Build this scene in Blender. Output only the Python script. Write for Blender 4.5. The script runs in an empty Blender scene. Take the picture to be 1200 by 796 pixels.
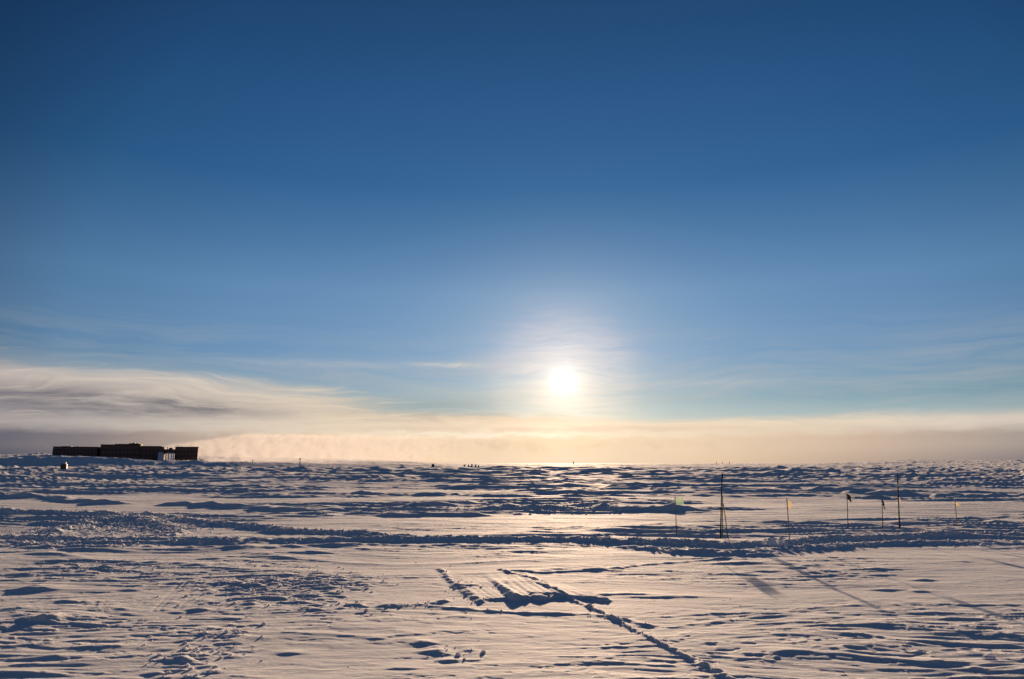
import bpy, bmesh, math, random
import numpy as np
from mathutils import Vector, Matrix

# ------------------------------------------------------------------ camera
S = bpy.context.scene
COL = S.collection
CAM_H = 3.0
PITCH = math.radians(10.27)
FPX = 800.0                                   # focal length in pixels of a 1200 px wide frame (24 mm)
cd = bpy.data.cameras.new('camera'); cam = bpy.data.objects.new('camera', cd); COL.objects.link(cam)
cd.lens = 24; cd.sensor_width = 36; cd.clip_start = 0.1; cd.clip_end = 90000
cam.location = (0, 0, CAM_H); cam.rotation_euler = (math.pi / 2 + PITCH, 0, 0)
S.camera = cam

def ray(px, py):
    v = 398.0 - py
    return Vector((px - 600.0, FPX * math.cos(PITCH) - v * math.sin(PITCH), FPX * math.sin(PITCH) + v * math.cos(PITCH))).normalized()
def AE(px, py):
    d = ray(px, py)
    return math.degrees(math.atan2(d.x, d.y)), math.degrees(math.asin(d.z))
def G(px, py, z=0.0):                          # where the line of sight meets the level z
    d = ray(px, py); t = (z - CAM_H) / d.z
    return (d.x * t, d.y * t)

SUN_DIR = ray(660, 447)
SUN_EL = math.asin(SUN_DIR.z); SUN_AZ = math.atan2(SUN_DIR.x, SUN_DIR.y)

# ------------------------------------------------------------------ node helper
class Val:
    def __init__(s, nt, sock): s.nt, s.s = nt, sock
    def _m(s, op, *a, clamp=False):
        n = s.nt.nodes.new('ShaderNodeMath'); n.operation = op; n.use_clamp = clamp
        for i, q in enumerate((s,) + a):
            if isinstance(q, Val): s.nt.links.new(q.s, n.inputs[i])
            else: n.inputs[i].default_value = q
        return Val(s.nt, n.outputs[0])
    def __add__(s, o): return s._m('ADD', o)
    __radd__ = __add__
    def __mul__(s, o): return s._m('MULTIPLY', o)
    __rmul__ = __mul__
    def __sub__(s, o): return s._m('SUBTRACT', o)
    def __rsub__(s, o): return s._m('MULTIPLY', -1.0)._m('ADD', o)
    def __truediv__(s, o): return s._m('DIVIDE', o)
    def __pow__(s, o): return s._m('POWER', o)
    def exp(s): return s._m('EXPONENT')
    def clamp(s): return s._m('ADD', 0.0, clamp=True)
    def step(s, a, b):                         # smoothstep from a to b
        n = s.nt.nodes.new('ShaderNodeMapRange'); n.interpolation_type = 'SMOOTHSTEP'
        lk(s.nt, s, n.inputs[0]); lk(s.nt, a, n.inputs[1]); lk(s.nt, b, n.inputs[2]); n.inputs[3].default_value = 0; n.inputs[4].default_value = 1
        return Val(s.nt, n.outputs[0])
def lk(nt, a, sock):
    if isinstance(a, Val): nt.links.new(a.s, sock)
    else: sock.default_value = a
def ramp(nt, v, stops, interp='LINEAR'):
    n = nt.nodes.new('ShaderNodeValToRGB'); cr = n.color_ramp; cr.interpolation = interp
    while len(cr.elements) < len(stops): cr.elements.new(0.5)
    for e, (p, c) in zip(cr.elements, stops):
        e.position = p; e.color = (c[0], c[1], c[2], 1) if not isinstance(c, (int, float)) else (c, c, c, 1)
    lk(nt, v, n.inputs[0]); return Val(nt, n.outputs[0])
def mixc(nt, f, a, b, mode='MIX'):
    n = nt.nodes.new('ShaderNodeMix'); n.data_type = 'RGBA'; n.blend_type = mode
    lk(nt, f, n.inputs[0])
    for q, i in ((a, 6), (b, 7)):
        if isinstance(q, Val): nt.links.new(q.s, n.inputs[i])
        else: n.inputs[i].default_value = (q[0], q[1], q[2], 1)
    return Val(nt, n.outputs[2])
def comb(nt, x, y, z):
    n = nt.nodes.new('ShaderNodeCombineXYZ'); lk(nt, x, n.inputs[0]); lk(nt, y, n.inputs[1]); lk(nt, z, n.inputs[2]); return Val(nt, n.outputs[0])
def noise(nt, vec, scale=1.0, detail=4.0, rough=0.5, dist=0.0):
    n = nt.nodes.new('ShaderNodeTexNoise'); lk(nt, vec, n.inputs['Vector']) if vec is not None else None
    n.inputs['Scale'].default_value = scale; n.inputs['Detail'].default_value = detail; n.inputs['Roughness'].default_value = rough; n.inputs['Distortion'].default_value = dist
    return Val(nt, n.outputs[0])
def lin(r, g, b):
    f = lambda c: (c / 255 / 12.92) if c / 255 <= 0.04045 else ((c / 255 + 0.055) / 1.055) ** 2.4
    return (f(r), f(g), f(b))

# ------------------------------------------------------------------ world
EXPO = 0.8
def make_world():
    w = bpy.data.worlds.new('World'); S.world = w; w.use_nodes = True
    nt = w.node_tree; bg = nt.nodes['Background']
    sky = nt.nodes.new('ShaderNodeTexSky'); sky.sky_type = 'NISHITA'; sky.sun_disc = False
    sky.sun_elevation = SUN_EL; sky.sun_rotation = SUN_AZ
    sky.altitude = 2800; sky.air_density = 1.0; sky.dust_density = 0.6; sky.ozone_density = 1.5
    tc = nt.nodes.new('ShaderNodeTexCoord'); sp = nt.nodes.new('ShaderNodeSeparateXYZ'); nt.links.new(tc.outputs['Generated'], sp.inputs[0])
    x, y, z = (Val(nt, sp.outputs[i]) for i in range(3))
    A = x._m('ARCTAN2', y) * 57.2958
    E = z._m('ARCSINE') * 57.2958
    D = (x * SUN_DIR.x + y * SUN_DIR.y + z * SUN_DIR.z)._m('MINIMUM', 1.0)._m('ARCCOSINE') * 57.2958
    # clear air: the physical sky graded by elevation
    Ez = E / 50.0
    grade = ramp(nt, Ez, SKY_GRADE)
    base = mixc(nt, 1.0, Val(nt, sky.outputs[0]), grade, 'MULTIPLY')
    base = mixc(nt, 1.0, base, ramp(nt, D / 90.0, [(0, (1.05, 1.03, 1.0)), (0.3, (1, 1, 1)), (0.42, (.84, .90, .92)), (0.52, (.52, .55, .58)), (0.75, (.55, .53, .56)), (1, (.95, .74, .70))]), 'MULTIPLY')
    K = 10.0                                    # display linear -> sky units
    def c(r, g, b): return tuple(q * K for q in lin(r, g, b))
    def gauss(px, py, wx, wy, slope=0.0):
        a0, e0 = AE(px, py); k = 0.0705
        da = (A - a0); de = E - e0 - da * slope
        return (((da / (wx * k)) ** 2 + (de / (wy * k)) ** 2) * -1.0).exp()
    wq = noise(nt, comb(nt, A * 0.07, E * 0.22, 1.0), 1.0, 3, 0.5) - 0.5
    Ew = E + wq * 4.0
    wisp = noise(nt, comb(nt, A * 0.05, Ew * 0.75, 3.0), 1.0, 7, 0.6, 0.35)
    wisp4 = noise(nt, comb(nt, A * 0.14, Ew * 1.9, 14.0), 1.0, 7, 0.66, 0.4)
    wisp2 = noise(nt, comb(nt, A * 0.13, Ew * 1.9, 9.0), 1.0, 7, 0.64, 0.7)
    wisp3 = noise(nt, comb(nt, A * 0.35, E * 1.6, 5.0), 1.0, 4, 0.5, 0.3)
    # thin veils high above the bank
    veil = ((wisp * .6 + wisp2 * .4 - 0.40) * 4.0).clamp() * E.step(13.0, 5.0) * 0.38
    base = mixc(nt, veil, base, c(196, 190, 182))
    # upper bank: its top edge falls from left to the middle and climbs a little to the right
    top = ramp(nt, (A + 60.0) / 120.0, [((AE(p, q)[0] + 60) / 120, AE(p, q)[1] / 20) for p, q in
               ((-700, 420), (0, 428), (120, 436), (250, 450), (380, 462), (470, 478), (560, 490), (640, 494), (760, 495), (900, 491), (1010, 486), (1200, 481), (1600, 478))], 'LINEAR')
    top = top * 20.0
    edge = E - top + (wisp - 0.5) * 5.0 * ramp(nt, (A + 60) / 120, [(0, 1), (0.5, .75), (0.58, .25), (1, .3)]) + (wisp2 - 0.5) * 2.0 * ramp(nt, (A + 60) / 120, [(0, 1), (0.52, 1), (0.58, .35), (1, .35)]) + (wisp3 - 0.5) * 0.3
    soft = ramp(nt, (A + 60) / 120, [(0, .9), (0.38, .6), (0.52, 0), (1, 0)])
    bank = edge.step(soft + 0.55, (soft * -0.9) - 0.45)
    # colour of the bank by bearing
    warm = ramp(nt, D / 60.0, [(0, c(214, 186, 168)), (0.10, c(232, 204, 176)), (0.3, c(232, 210, 184)), (0.48, c(222, 206, 190)), (0.62, c(204, 192, 182)), (1, c(194, 168, 166))])
    base = mixc(nt, bank * 0.93, base, warm)
    # blue gaps between the streaks left of the sun
    gap = gauss(500, 475, 100, 10) * ((wisp2 - 0.33) * 6.0).clamp()
    base = mixc(nt, gap * 0.85, base, c(158, 172, 174))
    gap = gauss(560, 486, 170, 3.5) * ((wisp3 - 0.38) * 4.0).clamp()
    base = mixc(nt, gap * 0.6, base, c(172, 172, 160))
    # grey undersides on the left
    g1 = (gauss(50, 468, 130, 16, -0.02) + gauss(190, 477, 95, 8, -0.03)).clamp() * ((wisp * .7 + wisp4 * .4 + wisp3 * 0.4 - 0.52) * 4.5).clamp()
    base = mixc(nt, g1 * 0.95, base, c(118, 114, 120))
    g2 = gauss(-90, 475, 190, 22) * 0.6
    base = mixc(nt, g2, base, c(132, 128, 136))
    # soft streaks inside the bank
    st = ((wisp4 - 0.47) * 5.0).clamp() * bank * E.step(2.2, 3.6) * 0.5
    base = mixc(nt, st, base, c(186, 176, 168))
    st = ((0.47 - wisp2) * 5.0).clamp() * bank * E.step(2.2, 3.6) * 0.35
    base = mixc(nt, st, base, c(240, 224, 200))
    # low band over the horizon
    low_t = (wisp3 - 0.5) * 0.7 + (wisp2 - 0.5) * 0.4
    low = (E + low_t).step(2.9, 1.9)
    lowc = ramp(nt, (A + 60.0) / 120.0, [((AE(p, 520)[0] + 60) / 120, cc) for p, cc in
               ((-1000, c(110, 106, 124)), (0, c(78, 80, 100)), (110, c(120, 110, 116)), (230, c(176, 156, 142)), (350, c(216, 188, 162)), (520, c(238, 210, 176)), (660, c(240, 214, 180)), (800, c(240, 212, 180)),
                (1000, c(206, 180, 158)), (1200, c(160, 146, 138)), (1700, c(128, 120, 132)))])
    base = mixc(nt, low * 0.85, base, lowc)
    haz = E.step(1.5, -0.1)
    hazc = ramp(nt, (A + 60.0) / 120.0, [((AE(p, 520)[0] + 60) / 120, cc) for p, cc in
               ((-1000, c(60, 64, 88)), (0, c(62, 66, 88)), (110, c(100, 96, 106)), (240, c(176, 152, 140)), (340, c(214, 184, 158)), (520, c(240, 210, 178)), (660, c(246, 220, 190)), (850, c(226, 196, 164)), (1000, c(186, 162, 146)), (1200, c(120, 112, 118)), (1700, c(80, 82, 100)))])
    base = mixc(nt, haz * 0.75, base, hazc)
    # bright rim on the fog top, below the sun
    bil = noise(nt, comb(nt, A * 0.42, E * 0.9, 21.0), 1.0, 6, 0.6, 0.8)
    rimE = (E + (wisp3 - 0.5) * 0.9 + (bil - 0.5) * 1.1 - AE(600, 509)[1])
    rim = ((rimE / 0.30) ** 2 * -1.0).exp() * gauss(600, 512, 230, 30) * (wisp * 1.6)
    und = ((( rimE + 0.85) / 0.45) ** 2 * -1.0).exp() * gauss(540, 520, 330, 30) * ((bil - 0.42) * 5.0).clamp()
    base = mixc(nt, und * 0.35, base, c(205, 178, 152))
    rim2 = (((E + (wisp2 - 0.5) * 0.8 - AE(600, 498)[1]) / 0.25) ** 2 * -1.0).exp() * gauss(700, 498, 300, 30)
    base = mixc(nt, rim2 * 0.4, base, c(255, 236, 206))
    base = mixc(nt, rim * 0.8, base, c(255, 240, 215))
    # small bright wisp
    wp = gauss(528, 428, 46, 3.5) * ((wisp2 - 0.35) * 3.5).clamp() + gauss(395, 427, 110, 4.5, 0.01) * 0.45 * wisp3 + gauss(820, 449, 90, 5) * 0.4 * wisp2
    base = mixc(nt, wp.clamp() * 0.8, base, c(214, 208, 200))
    # glow of the sun in thin ice cloud, streaked by it
    st2 = (wisp2 - 0.5) * 1.5 + (wisp4 - 0.5) * 1.0 + 1.0
    aur = ((D / 5.0) ** 2.3 * -1.0).exp() * 0.38 * st2 + ((D / 2.6) ** 2 * -1.0).exp() * 0.10 + ((D / 8.5) ** 2 * -1.0).exp() * 0.09 + (D * -0.09).exp() * 0.015
    core = ((D / 0.5) ** 2 * -1.0).exp() * 4.0 + (D * -1.3).exp() * 0.95
    ring = (((D - 5.3) / 0.9) ** 2 * -1.0).exp() * 0.028 * st2 * E.step(2.5, 5.0)
    base = mixc(nt, 1.0, base, mixc(nt, 1.0, comb(nt, ring, ring, ring), (1.0 * K, 0.45 * K, 0.32 * K), 'MULTIPLY'), 'ADD')
    a1 = mixc(nt, 1.0, comb(nt, aur, aur, aur), (1.0 * K, 0.66 * K, 0.36 * K), 'MULTIPLY')
    a2 = mixc(nt, 1.0, comb(nt, core, core, core), (1.0 * K, 0.93 * K, 0.80 * K), 'MULTIPLY')
    base = mixc(nt, 1.0, mixc(nt, 1.0, base, a1, 'ADD'), a2, 'ADD')
    # below the horizon: snow-coloured dusk
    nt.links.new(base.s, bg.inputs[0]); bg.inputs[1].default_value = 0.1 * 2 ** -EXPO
SKY_GRADE = [(0.0, (.8, .8, .9)), (0.10, (.58, .62, .68)), (0.18, (.57, .69, .84)), (0.28, (.66, .83, .97)), (0.45, (.28, .61, .87)), (0.6, (.25, .56, .86)), (0.75, (.22, .50, .74)), (1.0, (.34, .46, .60))]
make_world()

sl = bpy.data.lights.new('sun', 'SUN'); sun = bpy.data.objects.new('sun', sl); COL.objects.link(sun)
sl.energy = 5.0; sl.angle = math.radians(0.55); sl.color = (1.0, 0.70, 0.46)
sun.rotation_euler = (-SUN_DIR).to_track_quat('-Z', 'Y').to_euler()
S.view_settings.view_transform = 'Standard'; S.view_settings.look = 'None'
S.view_settings.exposure = EXPO; S.view_settings.gamma = 1.0
S.cycles.volume_bounces = 6

# ------------------------------------------------------------------ numpy noise and terrain
rng = np.random.RandomState(7)
PERM = np.concatenate([rng.permutation(256)] * 3).astype(np.int32)
GA = rng.rand(256) * 2 * np.pi; GX = np.cos(GA).astype(np.float32); GY = np.sin(GA).astype(np.float32)
def perlin(x, y, seed=0):
    x = np.asarray(x, np.float64) + seed * 17.13; y = np.asarray(y, np.float64) - seed * 9.71
    xi = np.floor(x); yi = np.floor(y)
    fx = (x - xi).astype(np.float32); fy = (y - yi).astype(np.float32)
    xi = xi.astype(np.int64) & 255; yi = yi.astype(np.int64) & 255
    u = fx * fx * fx * (fx * (fx * 6 - 15) + 10); v = fy * fy * fy * (fy * (fy * 6 - 15) + 10)
    p0 = PERM[xi]; p1 = PERM[xi + 1]
    def g(h, dx, dy): return GX[h] * dx + GY[h] * dy
    n00 = g(PERM[p0 + yi], fx, fy); n10 = g(PERM[p1 + yi], fx - 1, fy)
    n01 = g(PERM[p0 + yi + 1], fx, fy - 1); n11 = g(PERM[p1 + yi + 1], fx - 1, fy - 1)
    a = n00 + u * (n10 - n00); b = n01 + u * (n11 - n01)
    return (a + v * (b - a)) * 1.5
def sstep(a, b, x):
    t = np.clip((x - a) / (b - a), 0, 1); return t * t * (3 - 2 * t)
def dist_poly(X, Y, pts):
    best = np.full(X.shape, 1e9); 
    for (x0, y0), (x1, y1) in zip(pts[:-1], pts[1:]):
        dx, dy = x1 - x0, y1 - y0; L = dx * dx + dy * dy
        t = np.clip(((X - x0) * dx + (Y - y0) * dy) / L, 0, 1)
        best = np.minimum(best, np.hypot(X - x0 - t * dx, Y - y0 - t * dy))
    return best
def P(*pts): return [G(*p) for p in pts]

ROAD = P((-300, 628), (-60, 630), (0, 631), (100, 635), (200, 635), (300, 637), (400, 636), (500, 634), (600, 635), (700, 636), (800, 638), (860, 641), (920, 638), (980, 632), (1050, 629), (1130, 628), (1200, 628), (1300, 629), (1600, 630))
ROAD2 = P((-300, 604), (-60, 605), (0, 604), (100, 605), (160, 606), (220, 612), (300, 619), (400, 626), (480, 631))
BERMS = [  # polyline, half width, height, lumpiness
    (ROAD, 0.42, 0.15, 0.38),
    (P((-200, 640), (0, 639), (120, 643), (260, 644), (420, 642), (560, 641)), 0.40, 0.05, 0.5),
    (P((740, 645), (800, 648), (870, 650), (930, 645), (990, 640), (1060, 637), (1200, 637), (1400, 638)), 0.55, 0.11, 0.4),
    (ROAD2, 0.45, 0.13, 0.45),
    (P((60, 626), (90, 616), (130, 611), (175, 612), (205, 622), (190, 630)), 0.6, 0.10, 0.9),
    (P((692, 712), (722, 727), (760, 748), (800, 768), (835, 785), (880, 812), (930, 850)), 0.065, 0.036, 0.45),
    (P((585, 668), (612, 676), (640, 686), (662, 700), (690, 712)), 0.07, 0.030, 0.7),
    (P((596, 669), (640, 672), (700, 668), (780, 661), (900, 652)), 0.12, 0.025, 0.5),
    (P((505, 712), (540, 714), (600, 718), (700, 722), (760, 734)), 0.10, 0.03, 0.6),
    (P((516, 668), (528, 680), (545, 694), (560, 706)), 0.10, 0.030, 0.9),
    (P((450, 712), (490, 710), (520, 706)), 0.14, 0.030, 0.9),
    # far drifts
    (P((720, 574), (800, 575), (900, 576), (1000, 580), (1100, 584), (1200, 586), (1400, 588)), 1.3, 0.42, 0.35),
    (P((760, 582), (850, 584), (950, 583), (1040, 586)), 0.9, 0.22, 0.4),
    (P((770, 598), (800, 601), (830, 603)), 0.7, 0.20, 0.4),
    (P((-200, 580), (0, 583), (60, 586), (135, 592)), 1.0, 0.32, 0.4),
    (P((-200, 571), (0, 572), (100, 575), (280, 578), (340, 574)), 0.8, 0.25, 0.4),
    (P((200, 593), (270, 594), (330, 598), (420, 600)), 0.8, 0.25, 0.5),
    (P((330, 606), (420, 604), (470, 606), (560, 604)), 0.7, 0.18, 0.7),
    (P((490, 594), (560, 595), (620, 597), (690, 595), (730, 599), (800, 599)), 0.8, 0.27, 0.5),
    (P((420, 580), (540, 583), (600, 585)), 0.8, 0.25, 0.4),
    (P((560, 576), (640, 575), (740, 576)), 0.8, 0.22, 0.4),
    (P((300, 562), (500, 564), (640, 566)), 1.2, 0.4, 0.4),
    (P((850, 562), (1000, 564), (1250, 563)), 1.2, 0.45, 0.4),
]
MOUNDS = [  # px, py, radius x, radius y, height
    (42, 692, .45, .30, .11), (48, 728, .40, .32, .14), (18, 715, .35, .2, .06), (80, 706, .5, .2, .06), (96, 727, .4, .15, .05), (38, 690, .3, .2, .05),
    (115, 668, .5, .25, .06), (60, 660, .4, .2, .05), (450, 604, .6, .5, .18), (715, 593, .7, .5, .18), (545, 602, .5, .4, .12),
    (495, 755, .22, .12, .045), (512, 764, .18, .12, .05), (525, 775, .16, .1, .03), (440, 750, .2, .1, .035), (470, 784, .3, .08, .03),
    (862, 662, .7, .12, .05), (1030, 669, .7, .12, .05), (1040, 692, .5, .10, .045), (1082, 681, .35, .12, .05), (1080, 694, .3, .12, .045), (1122, 660, .4, .15, .03),
    (905, 633, .28, .2, .16), (916, 632, .16, .14, .18), (120, 760, .5, .1, .04), (340, 766, .25, .1, .04), (270, 726, .25, .1, .04), (232, 716, .25, .1, .04),
    (780, 700, 1.0, .2, .05), (730, 697, .7, .16, .05)]
RUBBLE = [  # px, py, sx(m), sy(m), strength
    (345, 690, 1.9, 2.3, 1.0), (285, 684, .8, .9, .8), (410, 712, 1.2, .5, .6), (150, 618, 3.0, 3.2, 1.0), (265, 740, .6, .6, .7), (235, 768, .7, .9, .8), (215, 790, .5, .4, .7), (200, 752, .6, .5, .3),
    (100, 664, 1.6, 1.0, .6), (130, 672, 1.4, .8, .5), (470, 600, 5, 3, .4), (620, 597, 5, 2.4, .4), (520, 764, .6, .5, .4), (60, 640, 6, 1.2, .5), (700, 600, 3, 1.5, .3), (540, 690, .5, 1.0, .5), (300, 663, 1.5, .7, .4)]
def quad_uv(X, Y, a, b, c, d):                # inverse of a near-parallelogram: u across, v from back (0) to front (1)
    a, b, c, d = (np.array(G(*q)) for q in (a, b, c, d))
    e1 = ((b - a) + (c - d)) / 2; e2 = ((d - a) + (c - b)) / 2
    M = np.linalg.inv(np.array([[e1[0], e2[0]], [e1[1], e2[1]]]))
    dx = X - a[0]; dy = Y - a[1]
    return M[0, 0] * dx + M[0, 1] * dy, M[1, 0] * dx + M[1, 1] * dy

CALM = ((380, 765, 1.6, 1.6), (650, 740, 1.2, 1.4), (480, 655, 4, 3), (300, 730, 1.0, .8), (950, 700, 1.5, 1.2), (1080, 652, 4, 2.2), (200, 700, 1.2, 1.0), (760, 655, 3, 2.2))
RISE = ((-700, 540), (-200, 539.5), (0, 538.5), (40, 536.8), (116, 536.2), (140, 537.8), (165, 539.4), (190, 541.6), (232, 542.2), (262, 543.0), (330, 545), (420, 548.6))
RISE_A = [AE(p, q)[0] for p, q in RISE]; RISE_Z = [CAM_H + 418 * math.tan(math.radians(AE(p, q)[1])) for p, q in RISE]
def terrain(X, Y):
    X = np.asarray(X, np.float64); Y = np.asarray(Y, np.float64)
    R = np.hypot(X, Y)
    wx = perlin(X / 6.0, Y / 3.0, 1) * 1.0; wy = perlin(X / 5.0, Y / 3.0, 2) * 0.5 * (1 - .6 * sstep(50, 120, R))
    x = X + wx + perlin(X / .9, Y / .5, 40) * .10; y = Y + wy + X * 0.04 + perlin(X / .7, Y / .4, 41) * .05 + perlin(X / .25, Y / .16, 42) * .015
    z = np.zeros(X.shape)
    far = sstep(30, 90, R)
    mid = sstep(16, 40, R)
    # broad swells
    z += perlin(X / 260, Y / 120, 3) * 1.1 * sstep(60, 400, R)
    z += perlin(X / 70, Y / 26, 4) * 0.55 * sstep(40, 160, R)
    z += perlin(X / 30, Y / 10, 5) * 0.16 * mid + perlin(x / 26, y / 9, 25) * 0.20 * far
    # drifts with sharp crests
    def ridge(lx, ly, seed, p=1.6): 
        n = 1 - np.abs(perlin(x / lx, y / ly, seed)) * 1.9
        return np.clip(n, 0, 1) ** p
    patch = sstep(-0.25, 0.45, perlin(X / 9, Y / 4.5, 11))
    patch2 = sstep(-0.2, 0.4, perlin(X / 26, Y / 8, 12))
    z += ridge(170, 48, 35) * 0.9 * sstep(350, 700, R)
    z += ridge(90, 13, 31) * 0.7 * (1 - .5 * sstep(300, 500, R)) * sstep(110, 260, R) * (0.4 + patch2)
    z += ridge(27, 4.6, 6) * (0.23 * far + .20 * sstep(90, 160, R)) * (0.35 + patch2)
    z += ridge(12, 1.9, 36) * 0.15 * sstep(70, 120, R) * (1 - sstep(260, 420, R))
    z += ridge(7, 2.0, 7) * (0.11 * mid + 0.006) * (0.30 + patch2)
    z += ridge(3.6, 1.0, 32) * 0.050 * mid * (0.15 + patch2) * (1 - sstep(120, 200, R))
    # sastrugi near the camera: more of them on the right front and the left front
    gr = np.exp(-(((X - 5.5) / 5.0) ** 2 + ((Y - 11.0) / 3.0) ** 2)); gl = np.exp(-(((X + 9.0) / 3.6) ** 2 + ((Y - 13.0) / 5.0) ** 2))
    amp = 0.22 + 0.50 * patch + 0.45 * gr + 0.5 * gl
    calm = np.ones(X.shape)
    for px, py, sx, sy in CALM:
        cx, cy = G(px, py); calm *= 1 - .55 * np.exp(-(((X - cx) / sx) ** 2 + ((Y - cy) / sy) ** 2) ** 1.5)
    calm *= .7 + .3 * sstep(-.25, .15, perlin(X / 3.5, Y / 1.8, 60) + .3 * perlin(X / 1.2, Y / .6, 61))
    amp *= calm
    amp *= 0.35 + 0.65 * sstep(0.0, 1.0, np.abs(Y - 16.5) / 3.0 + gr + gl)
    z += ridge(2.2, 0.66, 8, 2.0) * 0.025 * amp
    z += ridge(1.25, 0.30, 33, 1.6) * 0.0165 * amp * (0.3 + sstep(-.3, .4, perlin(X / 2.2, Y / 1.3, 34)))
    z += perlin(x / 1.9, y / 0.62, 9) * 0.012 * amp
    near = 1 - sstep(25, 60, R)
    z += perlin(x / 0.8, y / 0.20, 10) * 0.0095 * (.3 + amp) * near
    z += perlin(x / 0.42, y / 0.10, 14) * 0.0034 * (0.4 + amp) * near
    z += perlin(x / 4.5, y / 1.7, 13) * 0.020 * (0.35 + 0.65 * amp)
    # broken wind crust: low ledges with ragged edges
    cr = perlin(x / 2.6, y / .9, 50) + .35 * perlin(X / .5, Y / .22, 51) + .18 * perlin(X / .17, Y / .09, 52)
    z += .013 * sstep(.0, .07, cr) * near * (.08 + 1.1 * amp)
    cr = perlin(x / 1.1, y / .36, 53) + .35 * perlin(X / .3, Y / .14, 54)
    z += .008 * sstep(.15, .22, cr) * near * (.08 + 1.1 * amp)
    # ploughed berms and lumpy track edges
    lump = 1 + 0.9 * perlin(X / 0.55, Y / 0.35, 15) + 0.6 * perlin(X / 0.25, Y / 0.18, 16)
    lumpf = 1 + 0.9 * perlin(X / 2.2, Y / 1.4, 17) + 0.6 * perlin(X / 1.0, Y / 0.7, 18)
    for pts, w, h, lu in BERMS:
        if w >= .7: h = h * .72; lu = .6
        q = np.array(pts); pad = w * 4
        m = (X > q[:, 0].min() - pad) & (X < q[:, 0].max() + pad) & (Y > q[:, 1].min() - pad) & (Y < q[:, 1].max() + pad)
        if not m.any(): continue
        d = dist_poly(X[m] + perlin(X[m] / 1.6, Y[m] / 1.6, 19) * w * .5, Y[m] + perlin(X[m] / (2.5 + 3 * w), Y[m] / 2.0, 20) * w * 1.0, pts)
        k = (lumpf if w > .6 else lump)[m]
        k = 1 - lu + lu * np.clip(k, 0, 2.2)
        z[m] += h * k * np.exp(-(d / w) ** 2)
    for px, py, rx, ry, h in MOUNDS:
        cx, cy = G(px, py)
        m = (abs(X - cx) < rx * 5) & (abs(Y - cy) < ry * 5)
        if m.any():
            xx = (X[m] - cx) / rx; yy = (Y[m] - cy) / ry
            yy = np.where(yy < 0, yy * 1.7, yy * 0.6)            # steep towards the viewer, tail downwind
            z[m] += .55 * h * np.exp(-(xx * xx + yy * yy)) * (1 + .5 * perlin(X[m] / .4, Y[m] / .25, 21))
    for px, py, sx, sy, s in RUBBLE:
        cx, cy = G(px, py)
        m = (abs(X - cx) < sx * 2.5) & (abs(Y - cy) < sy * 2.5)
        if m.any():
            e = s * np.exp(-(((X[m] - cx) / sx) ** 2 + ((Y[m] - cy) / sy) ** 2) ** 1.5)
            n = np.clip(perlin(X[m] / .5, Y[m] / .26, 22) * 1.4 - .05, 0, 1) + .6 * np.clip(perlin(X[m] / .26, Y[m] / .14, 23), 0, 1)
            z[m] += e * n * 0.050
    # slabs left by a sled in the middle: tops rise gently and break off towards the viewer
    for quad, h in ((((522, 672), (560, 668), (612, 702), (560, 706)), .040), (((560, 668), (603, 665), (664, 700), (590, 707)), .085), (((606, 678), (650, 684), (722, 706), (668, 706)), .062)):
        u, v = quad_uv(X, Y, *quad)
        m = (u > -.3) & (u < 1.3) & (v > -.3) & (v < 1.3)
        if m.any():
            uu, vv = u[m] + .03 * perlin(X[m] / .2, Y[m] / .2, 27), v[m] + .05 * perlin(X[m] / .3, Y[m] / .3, 24) + .02 * perlin(X[m] / .1, Y[m] / .1, 28)
            prof = sstep(0, .95, vv) * (1 - sstep(.95, 1.03, vv)) * sstep(-.06, .08, uu) * (1 - sstep(.86, 1.02, uu))
            groove = 1 + .07 * np.sin(uu * 46 + 3 * perlin(uu * 2, vv, 3)) * sstep(.1, .3, uu) + .10 * perlin(uu * 9, vv * 1.5, 8)
            z[m] += h * prof * groove
    # faint vehicle tracks running away
    for a, b, w in (((195, 715), (245, 662), .25), ((700, 646), (760, 700), .25), ((545, 645), (565, 662), .3), ((1010, 700), (930, 665), .3)):
        pts = [G(*a), G(*b)]
        d = dist_poly(X, Y, pts)
        z -= .009 * (np.exp(-((d - w) / .05) ** 2) + np.exp(-((d - w * .55) / .04) ** 2)) * np.clip(.6 + perlin(X / 1.5, Y / 1.5, 26), 0, 1)
    # raised snow under and in front of the station, and the low rise right of it
    a = np.degrees(np.arctan2(X, np.maximum(Y, 1e-3)))
    hs = np.interp(a, RISE_A, RISE_Z)
    z += hs * (.22 * sstep(260, 396, R) + .78 * sstep(396, 418, R)) * (1 - sstep(700, 1500, R)) * (Y > 0)
    z += 5.2 * sstep(420, 800, R) * sstep(-3.5, -12.5, a) * (1 - sstep(1200, 2600, R)) * (Y > 0)
    z += 6.0 * sstep(600, 1100, R) * sstep(21, 31, a) * (1 - sstep(1500, 3600, R)) * (Y > 0)
    return z
def tz(x, y): return float(terrain(np.array([x]), np.array([y]))[0])
def onground(px, py):                          # first hit of the line of sight with the snow
    d = ray(px, py); t = np.concatenate([np.arange(6, 80, .02), np.arange(80, 2500, .5)])
    X = d.x * t; Y = d.y * t; Z = CAM_H + d.z * t; h = terrain(X, Y)
    i = np.argmax(Z <= h)
    return (float(X[i]), float(Y[i]), float(h[i])) if (Z <= h).any() else None

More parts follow.
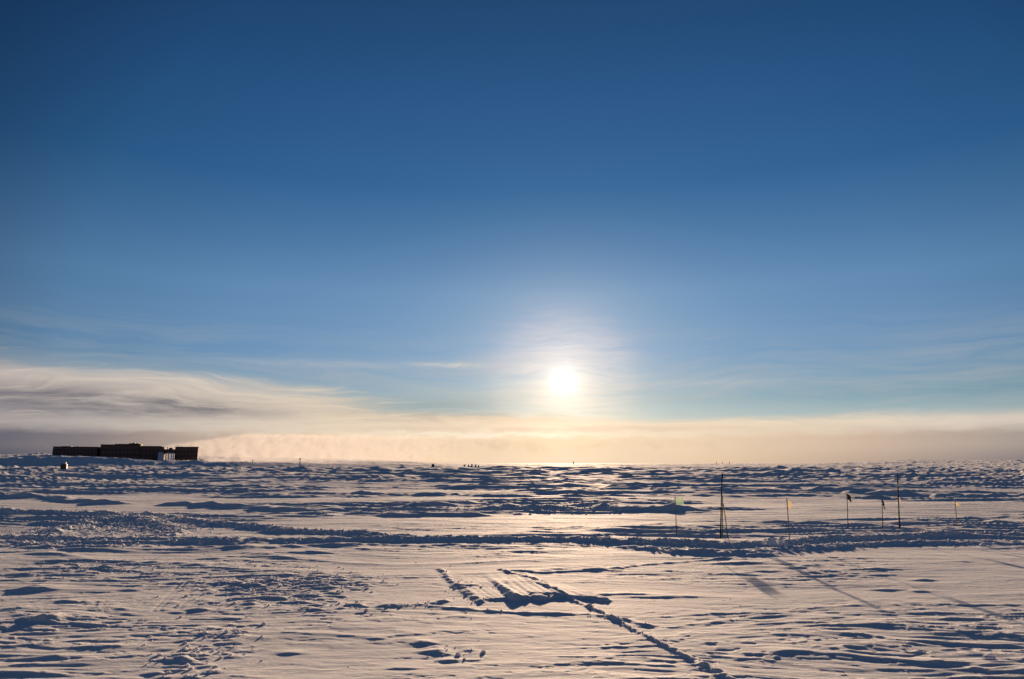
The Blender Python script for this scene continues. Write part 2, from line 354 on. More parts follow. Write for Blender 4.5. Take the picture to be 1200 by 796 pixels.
def build_ground():
    NR, NA = 1040, 1230
    s = np.linspace(1 / math.sqrt(7.2), 1 / math.sqrt(4200), NR); r = 1 / s ** 2
    r = np.concatenate([[0.6, 1.5, 3, 4.5, 6], r, [5000, 7000, 12000, 25000, 60000]])
    tt = np.tan(np.radians(43.5)); a_in = np.arctan(np.linspace(-tt, tt, NA))
    a_out = np.radians(np.linspace(43.5, 316.5, 92)[1:-1])
    a = np.concatenate([a_in, a_out])
    nr, na = len(r), len(a)
    # rows are straight in depth ahead so that spacing stays even
    RR, AA = np.meshgrid(r, a, indexing='ij')
    X = RR * np.sin(AA); Y = RR * np.cos(AA)
    Z = terrain(X.ravel(), Y.ravel()).reshape(X.shape) * (1 - sstep(3000, 9000, RR))
    co = np.stack([X, Y, Z], -1).reshape(-1, 3)
    co = np.concatenate([co, [[0, 0, 0]]]).astype(np.float32)
    i = np.arange(nr - 1)[:, None] * na; j = np.arange(na)[None, :]; j2 = (j + 1) % na
    q = np.stack([i + j, i + j2, i + na + j2, i + na + j], -1).reshape(-1, 4)[:, ::-1]
    c = np.stack([np.full(na, nr * na), (np.arange(na) + 1) % na, np.arange(na)], -1)
    me = bpy.data.meshes.new('snowfield')
    nq, ntr = len(q), len(c)
    me.vertices.add(len(co)); me.vertices.foreach_set('co', co.ravel())
    me.loops.add(nq * 4 + ntr * 3); me.loops.foreach_set('vertex_index', np.concatenate([q.ravel(), c.ravel()]).astype(np.int32))
    me.polygons.add(nq + ntr)
    me.polygons.foreach_set('loop_start', np.concatenate([np.arange(nq) * 4, nq * 4 + np.arange(ntr) * 3]).astype(np.int32))
    me.polygons.foreach_set('use_smooth', np.ones(nq + ntr, bool))
    me.update(calc_edges=True); me.validate()
    o = bpy.data.objects.new('snowfield', me); COL.objects.link(o); o['kind'] = 'structure'
    me.materials.append(M['snow']); return o

# ------------------------------------------------------------------ materials
M = {}
def mat(name, color, rough=0.6, metal=0.0, var=0.15, vscale=4.0, bump=0.0, trans=0.0):
    m = bpy.data.materials.new(name); m.use_nodes = True; nt = m.node_tree; b = nt.nodes['Principled BSDF']
    tc = nt.nodes.new('ShaderNodeTexCoord'); v = Val(nt, tc.outputs['Object'])
    n = noise(nt, v, vscale, 5, 0.6)
    col = mixc(nt, n, tuple(c * (1 - var) for c in color), tuple(min(1, c * (1 + var)) for c in color))
    nt.links.new(col.s, b.inputs['Base Color']); b.inputs['Roughness'].default_value = rough; b.inputs['Metallic'].default_value = metal
    if bump:
        bp = nt.nodes.new('ShaderNodeBump'); bp.inputs['Strength'].default_value = bump; nt.links.new(n.s, bp.inputs['Height']); nt.links.new(bp.outputs[0], b.inputs['Normal'])
    if trans:
        t = nt.nodes.new('ShaderNodeBsdfTranslucent'); nt.links.new(col.s, t.inputs[0]); mx = nt.nodes.new('ShaderNodeMixShader'); mx.inputs[0].default_value = trans
        nt.links.new(b.outputs[0], mx.inputs[1]); nt.links.new(t.outputs[0], mx.inputs[2])
        tp = nt.nodes.new('ShaderNodeBsdfTransparent'); m2 = nt.nodes.new('ShaderNodeMixShader'); m2.inputs[0].default_value = .55 * min(1, trans * 2)   # open weave
        nt.links.new(mx.outputs[0], m2.inputs[1]); nt.links.new(tp.outputs[0], m2.inputs[2]); nt.links.new(m2.outputs[0], nt.nodes['Material Output'].inputs[0])
    M[name] = m; return m
def snow_mat():
    m = bpy.data.materials.new('snow'); m.use_nodes = True; nt = m.node_tree; b = nt.nodes['Principled BSDF']
    g = nt.nodes.new('ShaderNodeNewGeometry'); p = Val(nt, g.outputs['Position'])
    mp = nt.nodes.new('ShaderNodeMapping'); mp.inputs['Scale'].default_value = (1, 3.2, 2); nt.links.new(p.s, mp.inputs[0]); pv = Val(nt, mp.outputs[0])
    n1 = noise(nt, pv, 0.5, 5, 0.6); n2 = noise(nt, pv, 6.0, 6, 0.65); n3 = noise(nt, p, 90.0, 3, 0.6)
    col = mixc(nt, n1, (0.78, 0.79, 0.82), (0.87, 0.87, 0.88)); nt.links.new(col.s, b.inputs['Base Color'])
    b.inputs['Subsurface Weight'].default_value = 0.7; b.inputs['Subsurface Radius'].default_value = (1.0, .85, .8); b.inputs['Subsurface Scale'].default_value = 0.045
    b.inputs['Roughness'].default_value = 0.85; b.inputs['IOR'].default_value = 1.31; b.inputs['Specular IOR Level'].default_value = 0.36
    n4 = noise(nt, pv, 22.0, 5, 0.7)
    h = n2 * 0.022 + n4 * 0.013 + n3 * 0.0022
    n5 = noise(nt, pv, 0.16, 4, 0.6)                                  # unresolved sastrugi far out on the plateau
    vl = nt.nodes.new('ShaderNodeVectorMath'); vl.operation = 'LENGTH'; nt.links.new(g.outputs['Position'], vl.inputs[0])
    h = h + n5 * 1.1 * Val(nt, vl.outputs['Value']).step(120.0, 600.0)
    bp = nt.nodes.new('ShaderNodeBump'); bp.inputs['Strength'].default_value = 0.6; bp.inputs['Distance'].default_value = 1.0
    nt.links.new(h.s, bp.inputs['Height']); nt.links.new(bp.outputs[0], b.inputs['Normal'])
    M['snow'] = m
snow_mat()
mat('bamboo', (0.16, 0.10, 0.045), .7, var=.35, vscale=12)
mat('dark_pole', (0.02, 0.018, 0.02), .95)
mat('green_cloth', (0.34, 0.50, 0.35), .9, var=.1, trans=.5)
mat('yellow_cloth', (0.62, 0.50, 0.27), .9, var=.1, trans=.5)
mat('black_cloth', (0.015, 0.014, 0.018), .9, trans=.1)
mat('cladding', (0.13, 0.062, 0.046), .75, var=.25, vscale=.3)
mat('cladding_rust', (0.13, 0.05, 0.036), .75, var=.25, vscale=.3)
mat('trim', (0.05, 0.05, 0.055), .6)
mat('steel', (0.38, 0.45, 0.52), .5, metal=.3, var=.2, vscale=1)
mat('steel_dark', (0.09, 0.11, 0.14), .6, metal=.2)
mat('glass_dark', (0.02, 0.022, 0.026), .55)
mat('dark_box', (0.04, 0.04, 0.05), .6)
mat('white_paint', (0.78, 0.78, 0.76), .5)
mat('tarp_blue', (0.18, 0.30, 0.48), .7)

# ------------------------------------------------------------------ mesh helpers
def mesh_obj(name, bm, m, parent=None, smooth=False, loc=None):
    me = bpy.data.meshes.new(name); bmesh.ops.recalc_face_normals(bm, faces=bm.faces[:]); bm.to_mesh(me); bm.free()
    me.materials.append(M[m]); 
    if smooth:
        for f in me.polygons: f.use_smooth = True
    o = bpy.data.objects.new(name, me); COL.objects.link(o); o.parent = parent
    if loc is not None: o.location = loc
    return o
def root(name, loc, label, cat, rz=0, group=None):
    o = bpy.data.objects.new(name, None); COL.objects.link(o); o.location = loc; o.rotation_euler = (0, 0, rz)
    o.empty_display_size = .3; o['label'] = label; o['category'] = cat
    if group: o['group'] = group
    return o
def tube(bm, p0, p1, r0, r1=None, n=8, rings=1, wob=0.0, seed=0):
    r1 = r0 if r1 is None else r1; p0 = Vector(p0); p1 = Vector(p1); ax = (p1 - p0).normalized()
    u = ax.orthogonal().normalized(); v = ax.cross(u); rr = random.Random(seed); prev = None
    for k in range(rings + 1):
        t = k / rings; c = p0.lerp(p1, t)
        if 0 < k < rings: c += u * rr.uniform(-wob, wob) + v * rr.uniform(-wob, wob)
        r = r0 + (r1 - r0) * t
        ring = [bm.verts.new(c + (u * math.cos(2 * math.pi * i / n) + v * math.sin(2 * math.pi * i / n)) * r) for i in range(n)]
        if prev:
            for i in range(n): bm.faces.new((prev[i], prev[(i + 1) % n], ring[(i + 1) % n], ring[i]))
        else: bm.faces.new(ring[::-1])
        prev = ring
    bm.faces.new(prev)
def box(bm, x0, x1, y0, y1, z0, z1, bev=0.0):
    b2 = bmesh.new(); vs = [b2.verts.new((x, y, z)) for x in (x0, x1) for y in (y0, y1) for z in (z0, z1)]
    for f in ((0, 1, 3, 2), (4, 6, 7, 5), (0, 4, 5, 1), (2, 3, 7, 6), (0, 2, 6, 4), (1, 5, 7, 3)): b2.faces.new([vs[i] for i in f])
    bmesh.ops.recalc_face_normals(b2, faces=b2.faces[:])
    if bev: bmesh.ops.bevel(b2, geom=b2.edges[:], offset=bev, segments=1, affect='EDGES')
    me = bpy.data.meshes.new('t'); b2.to_mesh(me); b2.free(); bm.from_mesh(me); bpy.data.meshes.remove(me)
def cloth(bm, x0, z0, w, h, droop, seed=0, fold=0.03):
    """a flag hanging from the pole at x0: top at z0, w wide, h high, outer edge sunk by droop"""
    rr = random.Random(seed); nx, nz = 10, 8; ph = rr.uniform(0, 6); grid = []
    for s in (0, 1):
        g = []
        for i in range(nx + 1):
            u = i / nx
            for j in range(nz + 1):
                t = j / nz
                xx = x0 + w * u * (1 - .10 * droop / max(h, .01) * u) + .01 * math.sin(9 * t + ph)
                zz = z0 - h * t * (1 - .12 * u * math.sin(3 + ph)) - droop * u ** 1.5
                yy = fold * math.sin(u * 7 + ph + t * 1.5) * u + (0.0015 if s else -0.0015)
                g.append(bm.verts.new((xx, yy, zz)))
        grid.append(g)
    I = lambda i, j: i * (nz + 1) + j
    for i in range(nx):
        for j in range(nz):
            for s in (0, 1):
                f = [grid[s][I(i, j)], grid[s][I(i + 1, j)], grid[s][I(i + 1, j + 1)], grid[s][I(i, j + 1)]]
                bm.faces.new(f if s else f[::-1])
    rim = [(i, 0) for i in range(nx)] + [(nx, j) for j in range(nz)] + [(i, nz) for i in range(nx, 0, -1)] + [(0, j) for j in range(nz, 0, -1)]
    for k in range(len(rim)):
        a, b = rim[k], rim[(k + 1) % len(rim)]
        bm.faces.new((grid[0][I(*a)], grid[1][I(*a)], grid[1][I(*b)], grid[0][I(*b)]))

ground = build_ground()

# ------------------------------------------------------------------ flag line
def px_at(px, py, Yd):                         # point at depth Yd on the line of sight
    d = ray(px, py); t = Yd / d.y; return Vector((d.x * t, Yd, CAM_H + d.z * t))
def flag_pole(base, top, label, flagspec=None, pole_r=.018, group='marker flags standing in the snow', polemat='bamboo', name='marker_flag', cat='flag'):
    g = onground(*base); b = Vector(g); t = px_at(*top, b.y) - b
    r = root(name, b, label, cat, 0, group)
    bm = bmesh.new(); tube(bm, (0, 0, -.25), (t.x, 0, t.z), pole_r * 1.1, pole_r * .8, 8, 8, .004, int(base[0])); mesh_obj('pole', bm, polemat, r, True)
    if flagspec:
        (fx0, fy0, fx1, fy1), droop, m, seed = flagspec
        a = px_at(fx0, fy0, b.y) - b; c = px_at(fx1, fy1, b.y) - b
        bm = bmesh.new(); cloth(bm, a.x, a.z, c.x - a.x, (a.z - c.z) - droop, droop, seed); mesh_obj('flag', bm, m, r, True)
        for zz in (a.z - .03, a.z - (a.z - c.z - droop) + .03):
            bm = bmesh.new(); s = zz / t.z * t.x; tube(bm, (s, 0, zz - .012), (s, 0, zz + .012), pole_r * 1.5, None, 8); mesh_obj('tie', bm, 'dark_pole', r)
    return r
def hgt(base, dpx): g = onground(*base); return dpx * g[1] / 813
flag_pole((793, 627), (791, 582), 'pale green flag on a thin pole, leftmost of the flag line', ((791.3, 583, 801.5, 591.5), .02, 'green_cloth', 1))
flag_pole((925, 632), (922, 584), 'thin pole with a see-through yellow flag behind the snow lumps on the berm', ((923, 586, 929, 599), .10, 'yellow_cloth', 2))
flag_pole((993.6, 619), (992.5, 578), 'black flag curled at the top of a pole in the middle of the flag line', ((992.8, 579, 998, 588.5), .13, 'black_cloth', 3), polemat='dark_pole')
flag_pole((1034.2, 618), (1033.4, 582), 'limp black flag on a pole just left of the tall right mast', ((1033.8, 586, 1037.5, 597.5), .22, 'black_cloth', 4), polemat='dark_pole')
flag_pole((1121, 616), (1119, 585), 'pole with a small faded yellow pennant, rightmost of the flag line', ((1119.6, 588, 1124, 594), .05, 'yellow_cloth', 5))

def mast(base, top, struts, label, flagbox, capbox):
    g = onground(*base); b = Vector(g); t = px_at(*top, b.y) - b
    r = root('tall_marker_mast', b, label, 'mast', 0, 'tall masts in the flag line')
    bm = bmesh.new(); tube(bm, (0, 0, -.3), (t.x, 0, t.z), 0.028, .022, 8, 10, .004, int(base[0])); mesh_obj('pole', bm, 'dark_pole', r, True)
    for k, (sb, st, dy) in enumerate(struts):
        p = px_at(*sb, b.y) - b; q = px_at(*st, b.y) - b; p.y = dy; p.z = tz(b.x + p.x, b.y + dy) - b.z - .15
        bm = bmesh.new(); tube(bm, p, (q.x, .0, q.z), .021, .017, 8, 6, .005, k + 7); mesh_obj('strut', bm, 'bamboo', r, True)
    if capbox:
        bm = bmesh.new(); c = px_at(capbox[0], capbox[1], b.y) - b; e = px_at(capbox[2], capbox[3], b.y) - b
        tube(bm, (t.x, 0, e.z), (t.x, 0, c.z), (e.x - c.x) / 2, (e.x - c.x) / 2.4, 10, 3, .003, 3); mesh_obj('top_marker', bm, 'black_cloth', r, True)
    a = px_at(flagbox[0], flagbox[1], b.y) - b; c = px_at(flagbox[2], flagbox[3], b.y) - b
    bm = bmesh.new(); cloth(bm, a.x, a.z, c.x - a.x, (a.z - c.z) - .06, .06, 11, .02); mesh_obj('flag', bm, 'yellow_cloth', r, True)
    bm = bmesh.new(); z0 = a.z + .02; tube(bm, (t.x * z0 / t.z, 0, z0), (t.x * z0 / t.z, 0, z0 + .05), .04, None, 8); mesh_obj('lashing', bm, 'dark_pole', r)
    return r
mast((843.5, 631), (846.2, 555), [((848, 630), (847, 581), .25), ((852.5, 630), (847.5, 590), -.15)], 'tall mast propped by two bamboo struts with a black bundle on its tip', (848.6, 597, 851.4, 606), (845.2, 555, 847.6, 561))
mast((1053.6, 620), (1051.8, 556), [((1056.3, 620), (1053.2, 594), .1)], 'tall mast with one short strut and a faded yellow scrap, towards the right', (1053.2, 583, 1055.8, 589.5), (1051.2, 556, 1052.6, 559))

# ------------------------------------------------------------------ snow lumps on the berm and clods
def lump_mesh(r, seed, sub=2, squash=(1, .8, .9)):
    bm = bmesh.new(); bmesh.ops.create_icosphere(bm, subdivisions=sub, radius=r); rr = random.Random(seed)
    o = [rr.uniform(0, 9) for _ in range(3)]
    for v in bm.verts:
        n = float(perlin(np.array([v.co.x / r * 1.1 + o[0]]), np.array([v.co.y / r * 1.1 + v.co.z / r + o[1]]), 2)[0])
        v.co *= 1 + .5 * n; v.co = Vector((v.co.x * squash[0], v.co.y * squash[1], v.co.z * squash[2]))
    return bm
for (px, py, r, lab) in ((905, 637, .17, 'broader rounded snow lump on the berm, left one of a pair'), (914.5, 636, .14, 'narrower snow lump on the berm, right one of a pair')):
    g = onground(px, py + 2); o = mesh_obj('snow_lump', lump_mesh(r, px, 3, (1.0, .8, 1.15)), 'snow', None, True, (g[0], g[1], g[2] + r * .5)); o['label'] = lab; o['category'] = 'snow lump'; o['group'] = 'snow lumps on the berm'

def clods():
    rr = np.random.RandomState(5); pos = []
    def near_poly(pts, n, spread, size, yshift=0.0):
        L = [math.hypot(b[0] - a[0], b[1] - a[1]) for a, b in zip(pts[:-1], pts[1:])]; cum = np.cumsum([0] + L)
        for _ in range(n):
            s = rr.rand() * cum[-1]; i = min(np.searchsorted(cum, s) - 1, len(L) - 1); i = max(i, 0); t = (s - cum[i]) / L[i]
            pos.append((pts[i][0] + (pts[i + 1][0] - pts[i][0]) * t + rr.randn() * spread, pts[i][1] + (pts[i + 1][1] - pts[i][1]) * t + rr.randn() * spread + yshift, size * (.4 + 1.3 * rr.rand() ** 3)))
    near_poly(ROAD[1:-1], 2000, .30, .034, -.1); near_poly(ROAD2[1:], 1100, .40, .042, -.1)
    for k, (n, sp, sz) in {2: (500, .4, .045), 4: (700, 1.0, .055), 5: (130, .05, .014), 6: (60, .06, .013), 9: (110, .12, .016), 10: (60, .12, .020), 8: (50, .1, .015)}.items(): near_poly(BERMS[k][0], n, sp, sz)
    for px, py, sx, sy, s in RUBBLE:
        cx, cy = G(px, py); n = int(110 * s * min(sx * sy, 6))
        for _ in range(n): pos.append((cx + rr.randn() * sx * .6, cy + rr.randn() * sy * .6, (.024 if cy < 25 else .05) * (.4 + 1.5 * rr.rand() ** 3)))
    for _ in range(160): 
        y = 9 + 20 * rr.rand() ** 1.5; pos.append(((rr.rand() * 2 - 1) * y * .85, y, .010 * (.4 + 1.5 * rr.rand() ** 3)))
    pos = np.array(pos); Z = terrain(pos[:, 0], pos[:, 1])
    t = bmesh.new(); bmesh.ops.create_icosphere(t, subdivisions=1, radius=1.0)
    V = np.array([v.co[:] for v in t.verts]); F = np.array([[v.index for v in f.verts] for f in t.faces]); t.free()
    N = len(pos); vv = V[None] * (1 + .45 * (rr.rand(N, len(V), 1) - .5)) * (pos[:, 2][:, None, None] * (.7 + .6 * rr.rand(N, 1, 3)))
    an = rr.rand(N) * 6.28; ca, sa = np.cos(an)[:, None], np.sin(an)[:, None]
    vx = vv[..., 0] * ca - vv[..., 1] * sa + pos[:, 0][:, None]; vy = vv[..., 0] * sa + vv[..., 1] * ca + pos[:, 1][:, None]; vz = vv[..., 2] * .8 + (Z + pos[:, 2] * .05)[:, None]
    co = np.stack([vx, vy, vz], -1).reshape(-1, 3); fa = (F[None] + (np.arange(N) * len(V))[:, None, None]).reshape(-1, 3)
    me = bpy.data.meshes.new('snow_clods'); me.from_pydata(co.tolist(), [], fa.tolist()); me.materials.append(M['snow'])
    o = bpy.data.objects.new('snow_clods', me); COL.objects.link(o); o['kind'] = 'stuff'; o['label'] = 'loose broken snow clods along the ploughed berms and tracks'; o['category'] = 'snow clods'
clods()

# ------------------------------------------------------------------ the station
def station():
    # local frame: origin at the right end's base, x runs along the facade to the left end (away from the camera a little), y is depth behind
    R0 = px_at(232, 541, 430.0); L0 = px_at(60, 536, 400.0)
    base_z = R0.z
    r = root('station_building', (R0.x, R0.y, base_z), 'long dark elevated polar station building on the horizon at the left', 'building')
    ax = Vector((L0.x - R0.x, L0.y - R0.y, 0)); L = ax.length; r.rotation_euler = (0, 0, math.atan2(ax.y, ax.x))
    Mw = Matrix.Rotation(-r.rotation_euler.z, 4, 'Z')
    def fx(px):                                  # facade coordinate seen at pixel column px
        d = ray(px, 541); n = Vector((-ax.y, ax.x)).normalized(); t = (R0.x * n.x + R0.y * n.y) / (d.x * n.x + d.y * n.y)
        p = Vector((d.x * t - R0.x, d.y * t - R0.y)); return p.length if (p.x * ax.x + p.y * ax.y) > 0 else -p.length
    def fz(px, py):
        d = ray(px, py); s = fx(px); p = R0 + Vector((ax.x, ax.y, 0)) / L * s; return CAM_H + d.z / math.hypot(d.x, d.y) * math.hypot(p.x, p.y) - base_z
    D = -1
    def blk(name, x0, x1, ytop, ybot, depth, m, off=0.0, parent=r, bev=.15):
        a, b = sorted((fx(x0), fx(x1))); xm = (x0 + x1) / 2
        bm = bmesh.new(); s0, s1 = (off * D, (off + depth) * D); box(bm, a, b, min(s0, s1), max(s0, s1), fz(xm, ybot), fz(xm, ytop), bev)
        return mesh_obj(name, bm, m, parent)
    # main volumes, each with a parapet; heights follow the stepped roof
    W = [None] * 4
    W[0] = blk('wing', 60, 112.6, 524.2, 535.2, 16, 'cladding', 0, r, .3)
    W[1] = blk('wing', 116, 163, 521.6, 538.5, 20, 'cladding', 0, r, .3)
    W[2] = blk('wing', 163.02, 191.0, 523.4, 539.5, 18, 'cladding', .3, r, .3)
    W[3] = blk('wing', 204, 231, 524.2, 539.2, 16, 'cladding', 0, r, .3)
    blk('link', 112.4, 116.2, 526, 534.5, 4, 'cladding_rust', 14)
    blk('link', 190.8, 204.2, 526.5, 531.5, 10, 'cladding', 3)
    # parapets and rooftop plant
    for w, (x0, x1, yt, yb) in zip(W, ((60, 112.6, 523.5, 524.25), (116, 135, 520.9, 521.65), (163.02, 188, 522.8, 523.45), (204, 231, 523.6, 524.25))):
        blk('parapet', x0 - .2, x1 + .2, yt, yb, 16.6, 'cladding_rust', -.3, w, .05)
    blk('roof_storey', 135.2, 163, 520.2, 521.55, 12, 'cladding', 2, W[1])
    blk('roof_storey', 148, 160, 519.4, 520.15, 8, 'cladding_rust', 3, W[1])
    for x0, x1, yt, yb in ((68, 80, 522.8, 523.45), (131.5, 134.5, 520.0, 520.85), (152.5, 155, 518.7, 519.35), (196, 200, 524.8, 526.45)):
        blk('roof_unit', x0, x1, yt, yb, 4, 'trim', 4, r, .05)
    for x, yt, yb in ((154, 517.6, 519.35), (86, 522, 523.4), (194, 523.6, 526.4), (198, 522.9, 526.4)):
        bm = bmesh.new(); s = fx(x); tube(bm, (s, -6, fz(x, yb)), (s, -6, fz(x, yt)), .18, None, 8); mesh_obj('exhaust_stack', bm, 'steel_dark', r)
    # panel joints and rows of small windows, barely lit
    for w, (x0, x1, yt, yb) in zip(W, ((60, 112.6, 524.2, 535.2), (116, 163, 521.6, 538.5), (163, 186, 523.4, 539.5), (204, 231, 524.2, 539.2))):
        n = int((x1 - x0) / 4)
        for k in range(n):
            xx = x0 + (k + .5) * (x1 - x0) / n; s = fx(xx)
            for fr in (.34, .68):
                z = fz(xx, yt + (yb - yt) * fr); bm = bmesh.new(); box(bm, s - .55, s + .55, .02 if x0 != 163 else -.28, .1 if x0 != 163 else -.2, z - .6, z + .6, .02); mesh_obj('window', bm, 'glass_dark', w)
    # pale stair tower and lift columns between the wings
    blk('stair_tower', 185.2, 191.2, 530.2, 542.3, 5, 'steel', -5, r, .3)
    blk('tower_cap', 184.6, 191.8, 529.0, 530.15, 5.8, 'steel_dark', -5.4, r, .05)
    for x in (194, 197.2, 200.4, 202.8): blk('column', x - .55, x + .55, 530.5, 542.0, 1.2, 'steel', -2.5, r, .1)
    blk('landing', 192.5, 204, 529.4, 530.45, 4, 'steel_dark', -3, r, .05)
    # stilts below the raised floor
    for x in (66, 80, 94, 108): blk('stilt', x - .35, x + .35, 535.25, 540, 1.0, 'trim', 2, r, .05)
    for x in (122, 136, 150, 170, 180): blk('stilt', x - .35, x + .35, 538.4, 543, 1.0, 'trim', 2, r, .05)
    for x in (206, 211.5, 217.5, 223.5, 229.5): blk('stilt', x - .45, x + .45, 539.25, 544, 1.0, 'trim', 2, r, .05)
    # outside stair at the right end
    bm = bmesh.new(); s0, s1 = fx(232.5), fx(239)
    zt, zb = fz(233, 537), fz(239, 541.6)
    for k in range(10):
        t = k / 9; s = s0 + (s1 - s0) * t; z = zt + (zb - zt) * t; box(bm, min(s, s - .5), max(s, s - .5) + .35, -3, -1, z - .25, z)
    mesh_obj('stair_flight', bm, 'steel_dark', r)
    bm = bmesh.new(); tube(bm, (s0, -1, zt + 1), (s1, -1, zb + 1), .09); mesh_obj('handrail', bm, 'steel_dark', r)
    bm = bmesh.new(); tube(bm, (s0, -3, zt + 1), (s1, -3, zb + 1), .09); mesh_obj('handrail', bm, 'steel_dark', r)
    return r, base_z
st, stz = station()

# ------------------------------------------------------------------ small far things standing on the snow
def far_box(px, py, w, h, label, name='equipment_crate', cat='crate', m='dark_box', top='white_paint', group=None):
    g = onground(px, py)
    if not g: g = (*px_at(px, py, 500)[:2], tz(*px_at(px, py, 500)[:2]))
    k = math.hypot(g[0], g[1]) / 813; w *= k; h *= k
    r = root(name, g, label, cat, .3, group)
    bm = bmesh.new(); box(bm, -w / 2, w / 2, -w / 2.5, w / 2.5, -h * .3, h * .62, .03); mesh_obj('body', bm, m, r)
    bm = bmesh.new(); box(bm, -w * .36, w * .30, -w / 3, w / 3, h * .62, h, .03); mesh_obj('cover', bm, top, r)
    bm = bmesh.new(); box(bm, -w * .56, w * .56, -w / 2.2, w / 2.2, -h * .02, h * .10, .01); mesh_obj('skid', bm, 'trim', r)
def far_post(px, pbot, ptop, wpx, label, dist, cross=False, name='marker_post', cat='post', group='posts along the far horizon'):
    p = px_at(px, pbot, dist); z = tz(p.x, p.y); t = px_at(px, ptop, dist)
    r = root(name, (p.x, p.y, z), label, cat, 0, group); k = dist / 813
    bm = bmesh.new(); tube(bm, (0, 0, -.5), (0, 0, t.z - z), wpx * k / 2, wpx * k / 2.6, 8, 3); mesh_obj('pole', bm, 'dark_pole', r)
    bm = bmesh.new()
    if cross: box(bm, -wpx * k * 1.3, wpx * k * 1.3, -.1, .1, (t.z - z) * .55, (t.z - z) * .66)
    else: box(bm, -wpx * k * .8, wpx * k * .8, -wpx * k * .5, wpx * k * .5, (t.z - z) * .82, (t.z - z) * 1.0, .02)
    mesh_obj('crosspiece' if cross else 'marker_board', bm, 'dark_box', r)
far_box(75, 548, 5.0, 5.0, 'small dark crate with pale blue cover before the left end of the station', top='tarp_blue')
far_box(507.5, 546.5, 3.2, 2.6, 'low dark crate on the horizon right of the long low snow rise', top='dark_box', group='dark crates on the far horizon')
for i, (x, w, h, lab) in enumerate(((544.5, 2, 1.8, 'first and leftmost'), (549, 1.4, 1.6, 'second'), (553, 1.6, 2.2, 'third and tallest'), (557.5, 1.6, 1.8, 'fourth'), (561, 1.2, 1.5, 'last and rightmost'))):
    far_box(x, 546.6, w, h, lab + ' of five tiny dark crates on the horizon left of the sun', top='dark_box', group='dark crates on the far horizon')
for x, b, t, w, lab, d, cr in (
    (296, 542, 539.2, .7, 'short thin post on the horizon right of the steam', 420, False),
    (351.5, 542, 537.2, 1.0, 'dark post on the horizon midway between the station and the low rise', 400, False),
    (419, 542, 538.4, 1.5, 'thick dark post on top of the long low snow rise', 700, False),
    (617.8, 546, 544, .9, 'tiny post on the horizon just left of the point below the sun', 760, False),
    (672, 546, 541, 1.0, 'small mast with a crosspiece on the horizon right below the sun', 760, True),
    (678, 546, 544.2, .9, 'tiny post just right of the small mast below the sun', 760, False),
    (689.5, 546, 544.3, .9, 'left of two tiny posts some way right of the mast below the sun', 760, False),
    (696.5, 546, 544.4, .9, 'right of two tiny posts some way right of the mast below the sun', 760, False),
    (728.5, 546, 543.8, .7, 'tiny lone post on the horizon left above the green flag', 760, False),
    (839.5, 544, 541.6, .6, 'leftmost of three tiny posts on the horizon over the tall left mast', 820, False),
    (847, 544, 541.2, .6, 'middle of three tiny posts on the horizon over the tall left mast', 820, False),
    (855, 544, 541.4, .6, 'rightmost of three tiny posts on the horizon over the tall left mast', 820, False)):
    far_post(x, b, t, w, lab, d, cr)
def white_marker(px, py, wpx, hpx, label):
    g = onground(px, py) or px_at(px, py, 300)
    k = math.hypot(g[0], g[1]) / 813; w, h = wpx * k, hpx * k
    r = root('white_marker', g, label, 'marker', 0, 'small white markers out on the snow')
    bm = bmesh.new(); box(bm, -w / 2, w / 2, -.03, .03, h * .35, h, .008); mesh_obj('board', bm, 'white_paint', r)
    bm = bmesh.new(); tube(bm, (0, .05, -.2), (0, .05, h * .9), w * .09); mesh_obj('stake', bm, 'bamboo', r)
white_marker(362.5, 547, 2.2, 2.2, 'small pale marker board on the far snow between the station and the low rise')
white_marker(632.5, 554, 1.8, 3.6, 'small pale marker board on the snow below and left of the sun')
white_marker(1145, 558.5, 1.8, 3.4, 'small pale marker board on the far snow at the right')

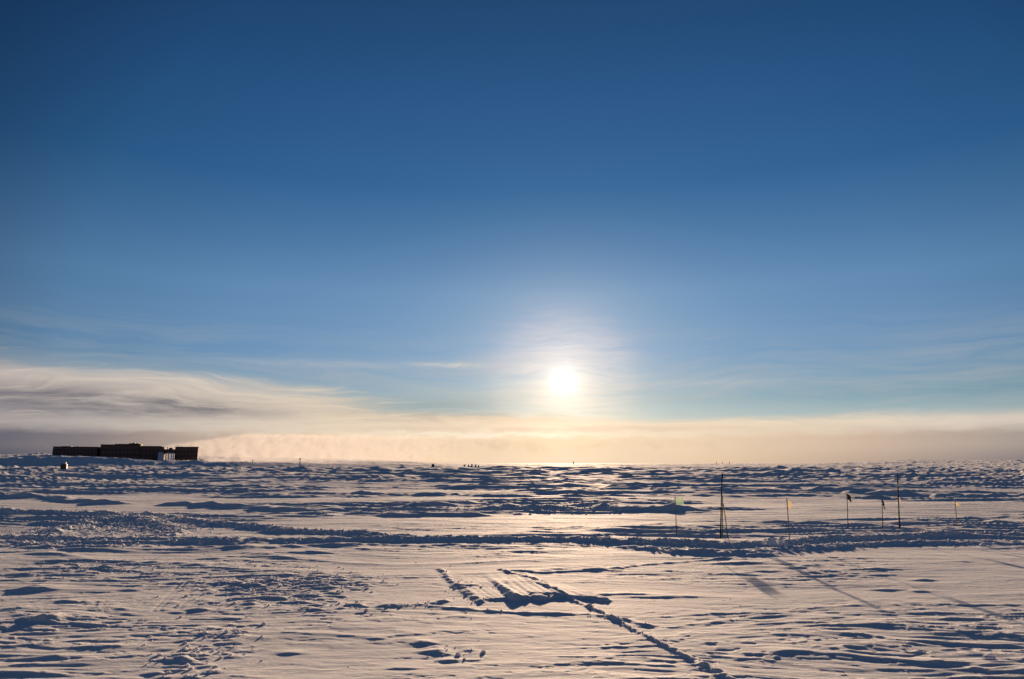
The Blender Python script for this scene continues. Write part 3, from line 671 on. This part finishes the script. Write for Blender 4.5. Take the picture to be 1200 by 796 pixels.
# ------------------------------------------------------------------ steam drifting from the station
def steam():
    A0 = px_at(194, 522, 450.0)
    B0 = px_at(600, 530, 640.0)
    ax = Vector((B0.x - A0.x, B0.y - A0.y, 0)); L = ax.length
    W = 34.0; z0 = 4.0
    bm = bmesh.new(); n = 24
    prev = None
    for k in range(n + 1):                       # closed envelope that widens downwind
        t = k / n; s = t * L - 6
        top = (A0.z - z0) + 3 + 9 * min(1, t * 5) + 5 * t; hw = 5 + W * t ** .7 / 2
        bot = (A0.z - z0 - 3) * max(0, 1 - t * 9)
        ring = [bm.verts.new((s, y * hw, z)) for y, z in ((-1, bot), (1, bot), (1, bot + (top - bot) * .75), (.5, top), (-.5, top), (-1, bot + (top - bot) * .75))]
        if prev:
            for i in range(6): bm.faces.new((prev[i], prev[(i + 1) % 6], ring[(i + 1) % 6], ring[i]))
        else: bm.faces.new(ring)
        prev = ring
    bm.faces.new(prev)
    m = bpy.data.materials.new('steam'); m.use_nodes = True; nt = m.node_tree; nt.nodes.remove(nt.nodes['Principled BSDF'])
    v = nt.nodes.new('ShaderNodeVolumePrincipled'); v.inputs['Color'].default_value = (.96, .94, .93, 1); v.inputs['Anisotropy'].default_value = .20
    tc = nt.nodes.new('ShaderNodeTexCoord'); sp = nt.nodes.new('ShaderNodeSeparateXYZ'); nt.links.new(tc.outputs['Object'], sp.inputs[0])
    x, y, z = (Val(nt, sp.outputs[i]) for i in range(3)); t = (x + 6) / L
    n1 = noise(nt, Val(nt, tc.outputs['Object']), .17, 6, .66, .3)
    top = (t * 5)._m('MINIMUM', 1.0) * 9 + (A0.z - z0) + t * 5
    bot = ((t * -9.0) + 1.0)._m('MAXIMUM', 0.0) * (A0.z - z0 - 3)
    zc = z + (n1 - .5) * 13.0
    d = zc.step(top, top - 2.5) * (z + (n1 - .5) * 3.0).step(bot - .5, bot + 1.5) * ((n1 - .40) * 7).clamp()
    d = d * t.step(0.0, .03) * t.step(1.0, .25) * ((t * -.05) + .060)._m('MAXIMUM', .008)
    nt.links.new(d.s, v.inputs['Density']); nt.links.new(v.outputs[0], nt.nodes['Material Output'].inputs['Volume'])
    M['steam'] = m; m.cycles.volume_step_rate = 1.0
    o = mesh_obj('steam_plume', bm, 'steam'); o.location = (A0.x, A0.y, z0); o.rotation_euler = (0, 0, math.atan2(ax.y, ax.x))
    o['kind'] = 'stuff'; o['label'] = 'pale backlit steam drifting right from the station roof'; o['category'] = 'steam'
steam()
